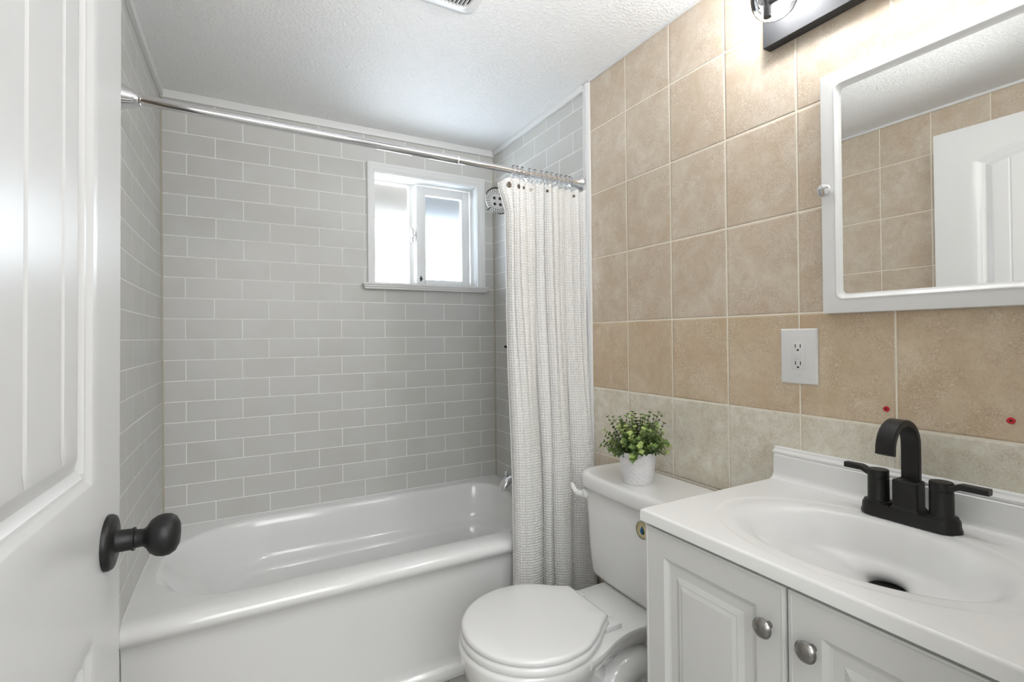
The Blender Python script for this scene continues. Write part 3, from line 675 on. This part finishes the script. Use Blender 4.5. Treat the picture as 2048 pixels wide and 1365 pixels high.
# ------------------------------------------------------------------ vanity
VY0, VY1 = -2.268, -1.630; CTZ = .832; VX = -.481
van = thing('vanity', 'white two-door vanity cabinet with round nickel knobs, right of the toilet', 'vanity', (-.24, -1.949, 0))
mk('cabinet_body', [box(-.452, -.003, VY1-.020, VY1-.002, .09, .8035, .0015, 1), box(-.452, -.003, VY0+.012, VY0+.030, .09, .8035, .0015, 1), box(-.4525, -.434, VY0+.030, VY1-.020, .09, .16), box(-.4525, -.434, VY0+.030, VY1-.020, .76, .8035), box(-.452, -.434, -1.965, -1.933, .16, .76), box(-.434, -.003, VY0+.030, VY1-.020, .09, .11), box(-.008, -.003, VY0+.030, VY1-.020, .11, .69), box(-.39, -.003, VY0+.012, VY1-.002, .001, .09)], M['cabinet'], van)
CC = Vector((-.267, -1.949))
def angs():
    base = sorted(set([2*PI*i/120 for i in range(120)]+[math.atan2(y-CC.y, x-CC.x) % (2*PI) for x in (VX, -.001) for y in (VY0, VY1)]))
    return base
AN = angs()
def rectring(g, z):
    out = []
    for a in AN:
        c, s = math.cos(a), math.sin(a); t = 1e9
        for v, o, lo, hi in ((c, CC.x, VX+g, -.001), (s, CC.y, VY0+g, VY1-g)):
            if abs(v) > 1e-9: t = min(t, ((hi if v > 0 else lo)-o)/v)
        out.append(Vector((CC.x+c*t, CC.y+s*t, z)))
    return out
def oval(k, z, cx=0.0, ax=.156, ay=.222): return [Vector((CC.x+cx+ax*k*math.cos(a), CC.y+ay*k*math.sin(a), z)) for a in AN]
rg = [rectring(.030, CTZ-.0278), rectring(.004, CTZ-.028), rectring(.0, CTZ-.025), rectring(.0, CTZ-.005), rectring(.0012, CTZ-.0018), rectring(.004, CTZ), rectring(.0048, CTZ), rectring(.0075, CTZ), ]
AX, AY = .150, .211
def ov(k, dz, sh=0.0, circ=0.0):
    return [Vector((CC.x+sh+(AX*k*(1-circ)+.0325*circ*1.0)*math.cos(a), CC.y+(AY*k*(1-circ)+.0325*circ*1.0)*math.sin(a), CTZ+dz)) for a in AN]
rg += [ov(1.25, 0), ov(1.235, 0), ov(1.22, -.0003), ov(1.205, -.0014), ov(1.19, -.0018), ov(1.12, -.0018), ov(1.08, -.0020), ov(1.05, -.0026), ov(1.02, -.0042), ov(.99, -.0068), ov(.96, -.0104, .002)]
KZ = [Vector((.96, -.0104, .002)), Vector((.92, -.0165, .005)), Vector((.85, -.030, .011)), Vector((.72, -.053, .026)), Vector((.55, -.078, .048)), Vector((.38, -.097, .074)), Vector((.25, -.110, .096)), Vector((.20, -.1145, .104))]
for q in catmull(KZ, 4)[1:]: rg.append(ov(q.x, q.y, q.z, smooth01((.75-q.x)/.55)*.999 if False else max(0, min(1, (.6-q.x)/.40))))
vtop = thing('bathroom_sink', 'white moulded sink top with an oval basin and backsplash on the vanity cabinet', 'sink', (-.24, -1.949, .804))
top_ = mk('sink_basin', [loft(rg, False, True)], M['counter'], vtop, angle=40)
mk('sink_drain', [lathe([(.029, 0), (.030, .0022), (.026, .0034), (.023, .0022), (0, .0026)], (CC.x+.104, CC.y, CTZ-.1150), n=32)], M['black'], top_)
# backsplash with a cove at its foot
bs = [(-.001, CTZ-.004), (-.001, .893), (-.017, .893), (-.020, .890), (-.021, .87), (-.022, .846), (-.024, .839), (-.029, .834), (-.038, CTZ+.0003), (-.038, CTZ-.004)]
mk('backsplash', [loft([[(x, y, z) for x, z in bs] for y in (VY1-.001, VY0)])], M['counter'], vtop, angle=35)
cap = [(-.0005, .893), (-.0005, .911), (-.005, .911), (-.008, .908), (-.009, .904), (-.014, .902), (-.018, .899), (-.018, .8935)]
o = mk('backsplash_cap', [loft([[(x, y, z) for x, z in cap] for y in (VY1+.004, -2.2885)])], M['trim'], None, angle=25)
tag(o, 'thin white moulding strip on the wall along the top of the sink backsplash', 'moulding')
def panel_door(y0, y1, z0, z1, name, knob_y, knob_z, parent):
    X = -.4535; TH = .017
    prof_ = [(0, -.004), (.0005, -.0005), (.004, 0+.0), (.0048, .0012), (.0062, .0012), (.007, 0.0), (.050, 0), (.052, -.0004), (.060, -.0062), (.064, -.0074), (.080, -.0074), (.083, -.0060), (.087, -.0044), (.090, -.0030), (.093, -.0030), (.100, -.0004), (.103, .0)]
    rings_ = [[Vector((X, y, z)) for y, z in ((y0, z0), (y1, z0), (y1, z1), (y0, z1))]]
    for g, h in prof_:
        rings_.append([Vector((X-TH-h, y, z)) for y, z in ((y0+g, z0+g), (y1-g, z0+g), (y1-g, z1-g), (y0+g, z1-g))])
    d = mk(name, [loft(rings_)], M['cabinet'], parent, angle=12)
    k = mk('knob', [lathe([(.006, 0), (.005, .008), (.0065, .013), (.0155, .017), (.0165, .0205), (.014, .0245), (.0085, .0275), (0, .0285)], (X-TH, knob_y, knob_z), (-1, 0, 0), 36)], M['nickel'], d)
    return d
panel_door(-1.9460, VY1-.004, .10, .797, 'cabinet_door', -1.918, .724, van)
panel_door(VY0+.013, -1.9500, .10, .797, 'cabinet_door', -1.989, .724, van)
# faucet
FX, FY = -.078, -1.951
fa = thing('sink_faucet', 'matte black two-handle faucet with a flat arched spout on the vanity top', 'faucet', (FX, FY, CTZ))
def stad(hx_, hy_, z, n=16):
    P = []
    for j in range(n+1):
        a = PI*j/n; P.append(Vector((FX+hx_*math.cos(a), FY+hy_-hx_+hx_*math.sin(a), z)))
    for j in range(n+1):
        a = PI+PI*j/n; P.append(Vector((FX+hx_*math.cos(a), FY-hy_+hx_+hx_*math.sin(a), z)))
    return P
mk('base_plate', [loft([stad(.029, .083, CTZ), stad(.029, .083, CTZ+.004), stad(.027, .081, CTZ+.010), stad(.0265, .0805, CTZ+.020), stad(.025, .079, CTZ+.023), stad(.022, .076, CTZ+.024)])], M['black'], fa, angle=40)
def bxy(z, hx_, hy_, r): return rrect(FX-hx_, FX+hx_, FY-hy_, FY+hy_, r, z, 4, 5)
mk('spout_block', [loft([bxy(CTZ+.022, .024, .026, .004), bxy(CTZ+.026, .021, .023, .004), bxy(CTZ+.030, .019, .021, .004), bxy(CTZ+.078, .019, .021, .004), bxy(CTZ+.080, .017, .019, .003)])], M['black'], fa, angle=40)
SPX = -.066
pth = [(SPX, CTZ+.075), (SPX, CTZ+.13), (SPX, CTZ+.145)]
ccx, ccz, ra = SPX-.049, CTZ+.148, .049
for i in range(1, 15):
    a = PI*i/15*1.02; pth.append((ccx+ra*math.cos(a), ccz+ra*math.sin(a)))
pth += [(SPX-.0985, CTZ+.144), (SPX-.100, CTZ+.140)]
rings_ = []
for i, (x, z) in enumerate(pth):
    a = pth[max(0, i-1)]; b = pth[min(len(pth)-1, i+1)]; d = Vector((b[0]-a[0], 0, b[1]-a[1])).normalized(); nrm = Vector((d.z, 0, -d.x))
    th, hw = .0060, .0155; c = Vector((x, FY, z)); ring = []
    for sx_, sy_ in ((-1, -.86), (-1, .86), (-.7, 1), (.7, 1), (1, .86), (1, -.86), (.7, -1), (-.7, -1)): ring.append(c+nrm*(th*sx_)+Vector((0, hw*sy_, 0)))
    rings_.append(ring)
mk('spout', [loft(rings_)], M['black'], fa, angle=30)
for s in (1, -1):
    y = FY+s*.0525
    hd = mk('handle', [lathe([(.025, .020), (.0255, .0245), (.0245, .027), (.0200, .0285), (.0187, .0305), (.0185, .072), (.0178, .0727), (.0178, .0737), (.0185, .0745), (.0185, .088), (.0175, .090), (0, .091)], (FX, y, CTZ), n=36)], M['black'], fa, angle=35)
    P = []
    zz = CTZ+.083
    secs = [(.008, .0140, -.001, .0055), (.018, .0105, -.001, .0052), (.024, .0090, .002, .0055), (.030, .0088, .0045, .0055), (.070 if s < 0 else .062, .0088, .0045, .0055)]
    rgs = []
    for dy, hw, dz, th in secs:
        yy = y+s*dy; c = Vector((FX, yy, zz+dz)); rgs.append([c+Vector((hw*a, 0, th*b)) for a, b in ((-1, -.7), (-.85, -1), (.85, -1), (1, -.7), (1, .7), (.85, 1), (-.85, 1), (-1, .7))])
    mk('lever', [loft(rgs)], M['black'], hd, angle=30)
# ------------------------------------------------------------------ outlet, anchors
ox, oy, oz = -.0005, -1.691, 1.1465
ou = thing('wall_outlet', 'white duplex outlet with reset buttons on the beige tile left of the mirror', 'outlet', (0, oy, oz))
def pr(y0, y1, z0, z1, x0, x1, b=.001): return box(x1, x0, oy+y0, oy+y1, oz+z0, oz+z1, b)
mk('cover_plate', [loft([[Vector((ox-d, oy+a*(.0465-g), oz+b*(.0690-g))) for a, b in ((-1, -1), (1, -1), (1, 1), (-1, 1))] for d, g in ((0, 0), (.003, 0), (.0055, .003), (.0062, .006))])], M['plastic'], ou, angle=15)
dv = mk('receptacle', [pr(-.0168, .0168, -.0335, .0335, -.006, -.0082)], M['plastic'], ou)
for s in (-1, 1):
    cz = s*.0215+.002*0
    mk('socket_slots', [pr(-.0072, -.0052, cz-.0005, cz+.0085, -.008, -.0085, 0), pr(.0052, .0072, cz-.0005, cz+.0085, -.008, -.0085, 0), lathe([(.0026, 0), (.0026, .0004), (0, .0004)], (-.0082, oy, oz+cz-.006), (-1, 0, 0), 14)], M['slot'], dv)
mk('test_button', [pr(-.008, .008, .0012, .0068, -.008, -.0092, .0008)], M['plastic'], dv)
mk('reset_button', [pr(-.008, .008, -.0072, -.0012, -.008, -.0095, .0008)], M['plastic'], dv)
for s in (-1, 1):
    mk('plate_screw', [lathe([(.0032, 0), (.0030, .0010), (0, .0012)], (-.0062, oy, oz+s*.048), (-1, 0, 0), 16), box(-.0078, -.0072, oy-.0025, oy+.0025, oz+s*.048-.0003, oz+s*.048+.0003)], M['plastic'], ou)
for i, (y, z, lab) in enumerate(((-1.880, 1.037, 'small red plastic wall anchor in the tile above the faucet spout'), (-2.079, 1.040, 'small red plastic wall anchor in the tile at the right edge, right of the faucet'))):
    a = thing('wall_anchor', lab, 'wall anchor', (0, y, z), group='red anchors above the sink')
    n = 22; rad = [.0062*(1+(.10 if j % 5 == 0 else -.02)+.06*math.sin(j*2.1+i)) for j in range(n)]
    rgs = [[Vector((-x, y+rad[j]*k*math.cos(2*PI*j/n), z+rad[j]*k*math.sin(2*PI*j/n))) for j in range(n)] for x, k in ((.0003, 1), (.0016, .95), (.0022, .6), (.0018, .34), (.0006, .30))]
    c = mk('anchor_collar', [loft(rgs)], M['red'], a)
    mk('anchor_hole', [lathe([(.0019, 0), (.0019, .0003), (0, .0003)], (-.0007, y, z), (-1, 0, 0), 12)], M['dark'], a)
# ------------------------------------------------------------------ mirror cabinet
MY0, MY1, MZ0, MZ1 = -2.172, -1.762, 1.249, 1.808
mc = thing('medicine_cabinet', 'white framed mirrored medicine cabinet on the wall above the sink', 'medicine cabinet', (0, (MY0+MY1)/2, MZ0))
def mring(g, x, r):
    P = rrect(MY0+g, MY1-g, MZ0+g, MZ1-g, r, 0, 6, 6); return [Vector((x, p.x, p.y)) for p in P]
FW = .044
fr = [(0, -.0005, .001), (0, -.010, .001), (0, -.023, .001), (.0015, -.0255, .002), (.004, -.026, .004), (.029, -.026, .014), (.0305, -.0275, .014), (.033, -.028, .014), (.0355, -.0265, .014), (.038, -.0235, .013), (.0405, -.0215, .012), (FW, -.0205, .010), (FW, -.016, .010)]
mk('frame', [loft([mring(g, x, r) for g, x, r in fr], False, False)], M['frame'], mc, angle=25)
mk('mirror_glass', [loft([mring(FW-.003, -.0165, .010), mring(FW-.003, -.0200, .010)])], M['mirror'], mc, smooth=False)
mk('cabinet_box', [box(-.016, -.0008, MY0+.004, MY1-.004, MZ0+.004, MZ1-.004)], M['frame'], mc, smooth=False)
mk('knob', [lathe([(.0055, 0), (.0045, .008), (.0055, .012), (.0135, .016), (.0150, .0195), (.0135, .0225), (.008, .0245), (0, .0250)], (-.0262, -1.7790, 1.534), (-1, 0, 0), 32)], M['chrome'], mc)
# ------------------------------------------------------------------ vanity light
LY = [-1.695, -1.946, -2.197]
vl_ = thing('vanity_light', 'black bar vanity light with clear glass globes above the mirror', 'wall light', (0, -1.946, 2.0))
mk('backplate', [box(-.030, -.0005, -2.270, -1.6225, 1.9455, 2.06, .0015, 1)], M['fixture'], vl_)
BXL = -.118
mk('cross_bar', [tube([(BXL, LY[0], 1.993), (BXL, LY[2], 1.993)], .0055, 14)], M['fixture'], vl_)
for y in (LY[0]-.12, LY[2]+.12): mk('arm', [tube([(-.03, y, 1.993), (BXL, y, 1.993)], .006, 12)], M['fixture'], vl_)
for y in LY:
    mk('post', [lathe([(.0085, 0), (.0085, .040), (.021, .042), (.022, .054), (.018, .056), (0, .056)], (BXL, y, 1.962), n=24)], M['fixture'], vl_)
    g = mk('glass_globe', [lathe([(.017, .000), (.030, .004), (.042, .014), (.050, .030), (.053, .05), (.052, .07), (.048, .088), (.042, .10)], (BXL+.028, y, 1.972), n=40)], M['glass'], vl_)
    m_ = g.data; bmx = bmesh.new(); bmx.from_mesh(m_); bmesh.ops.delete(bmx, geom=[f for f in bmx.faces if len(f.verts) > 4], context='FACES'); bmx.to_mesh(m_); bmx.free()
    mk('bulb', [lathe([(0, 0), (.010, .001), (.013, .012), (.022, .030), (.026, .046), (.024, .060), (.014, .071), (0, .075)], (BXL+.012, y, 2.017), n=28)], M['bulb'], vl_)
# ------------------------------------------------------------------ ceiling vent
vx0, vx1, vy0, vy1 = -.865, -.583, -1.295, -1.012
vt = thing('ceiling_vent', 'white square louvred exhaust fan cover on the ceiling', 'vent', ((vx0+vx1)/2, (vy0+vy1)/2, CZ))
def vr(g, z, r): return rrect(vx0+g, vx1-g, vy0+g, vy1-g, r, z, 6, 8)
mk('cover', [loft([vr(0, CZ-.0005, .03), vr(0, CZ-.004, .03), vr(.004, CZ-.008, .03), vr(.010, CZ-.010, .028), vr(.031, CZ-.013, .02), vr(.032, CZ-.011, .02), vr(.032, CZ-.004, .02)], False, False)], M['plastic'], vt, angle=30)
mk('dark_recess', [loft([vr(.030, CZ-.003, .02), vr(.030, CZ-.001, .02)])], M['dark'], vt)
x = vx0+.042
while x < vx1-.036:
    mk('slat', [box(x, x+.0028, vy0+.032, vy1-.032, CZ-.0125, CZ-.0035)], M['plastic'], vt, smooth=False); x += .0115
# ------------------------------------------------------------------ door (swung in along the left wall)
AZ = math.radians(2.5)
P0 = Vector((-1.3955, -1.460, .008)); DW = .762; DH = 2.024; DT = .035
# local frame: +X from the free edge to the hinge, +Y towards the room
rotz = math.atan2(-math.cos(AZ), -math.sin(AZ))
dr = thing('bathroom_door', 'white moulded panel door swung open at the left with a black knob', 'door', P0-Vector((math.cos(AZ), -math.sin(AZ), 0))*.0096, rotz)
dr.rotation_euler = (-.008, 0, rotz)
def dist_out(s, z, x0, x1, z0, z1, arch):
    """distance inside a panel outline (positive inside)"""
    zt = z1+(arch*(1-((s-(x0+x1)/2)/((x1-x0)/2))**2) if arch else 0)
    return min(s-x0, x1-s, z-z0, zt-z)
def prof_d(d):
    K = [(0, 0), (.003, -.0010), (.010, -.0045), (.013, -.0050), (.016, -.0055), (.022, -.0095), (.027, -.0115), (.030, -.0112), (.047, -.0035), (.049, -.003), (9, -.003)]
    if d <= 0: return 0
    for (a, ha), (b, hb) in zip(K, K[1:]):
        if d <= b: return ha+(hb-ha)*(d-a)/(b-a)
    return -.003
GR = [.381-.1485, .381-.0495, .381+.0495, .381+.1485]
def height(s, z):
    z = z  # measured from the door's foot
    d1 = dist_out(s, z, .134, DW-.134, 1.004, 1.878, .055); d2 = dist_out(s, z, .134, DW-.134, .235, .798, 0)
    d = max(d1, d2); h = prof_d(d)
    if d > .049:
        for g in GR:
            e = abs(s-g)
            if e < .005: h -= .0020*(1-e/.005)
    return h
ss = list(np.arange(0, .130, .013))
def seq(a, b, st): 
    k = max(1, round((b-a)/st)); return [a+(b-a)*i/k for i in range(k)]
KD = [0, .003, .010, .013, .016, .022, .027, .030, .038, .047, .049]
ss = [0, .004]+seq(.02, .134, .02)+[.134+k for k in KD]
cur_s = .134+.049
for g in GR:
    ss += seq(cur_s+.004, g-.006, .012)+[g-.005, g-.0025, g, g+.0025, g+.005]; cur_s = g+.005
ss += seq(cur_s+.004, DW-.134-.050, .012)+[DW-.134-k for k in reversed(KD)]+seq(DW-.12, DW, .02)+[DW]
zz_ = seq(0, .235, .03)+[.235+k for k in KD]+seq(.30, .74, .04)+[.798-k for k in reversed(KD)]+seq(.82, .99, .03)+[1.004+k for k in KD]+seq(1.07, 1.82, .04)+seq(1.822, 1.938, .0016)+seq(1.94, DH, .02)+[DH]
ss = sorted(set(round(float(a), 5) for a in ss)); zz_ = sorted(set(round(float(a), 5) for a in zz_))
nS, nZ_ = len(ss), len(zz_)
V = [Vector((s, height(s, z), z)) for z in zz_ for s in ss]; F = []
for j in range(nZ_-1):
    for i in range(nS-1): F.append((j*nS+i, j*nS+i+1, (j+1)*nS+i+1, (j+1)*nS+i))
e0 = .0015
bv = box(0, DW, -DT, -.0125, 0, DH, 0)
rim = []
def quad(a, b, c, d): return ([a, b, c, d], [(0, 1, 2, 3)])
rim = [quad(Vector((0, 0, 0)), Vector((0, 0, DH)), Vector((0, -.013, DH)), Vector((0, -.013, 0))), quad(Vector((DW, 0, 0)), Vector((DW, 0, DH)), Vector((DW, -.013, DH)), Vector((DW, -.013, 0))),
       quad(Vector((0, 0, DH)), Vector((DW, 0, DH)), Vector((DW, -.013, DH)), Vector((0, -.013, DH))), quad(Vector((0, 0, 0)), Vector((DW, 0, 0)), Vector((DW, -.013, 0)), Vector((0, -.013, 0)))]
mk('door_leaf', [(V, F), bv]+rim, M['door'], dr, angle=20, local=True)
kb = (.067, 0, .905)
mk('door_knob', [lathe([(.039, .0002), (.039, .004), (.037, .008), (.030, .010), (.017, .0105), (.0155, .012), (.0150, .030), (.0165, .030), (.0165, .0325), (.0130, .034), (.0125, .043), (.016, .047), (.024, .052), (.029, .060), (.0305, .068), (.0295, .076), (.025, .083), (.016, .0875), (0, .089)], kb, (0, 1, 0), 80)], M['black'], dr, local=True, angle=50)
mk('door_knob', [lathe([(.033, .0002), (.033, .004), (.017, .0105), (.013, .034), (.024, .045), (.028, .056), (.020, .066), (0, .070)], (.067, -DT, .905), (0, -1, 0), 32)], M['black'], dr, local=True)
mk('latch_plate', [box(-.0012, .0004, -.029, -.006, .875, .935), box(-.009, 0, -.024, -.012, .899, .912, .002)], M['black'], dr, local=True)
for z in (.2, 1.0, 1.8): mk('hinge', [tube([(DW+.004, -.002, z-.045), (DW+.004, -.002, z+.045)], .006, 12)], M['black'], dr, local=True)
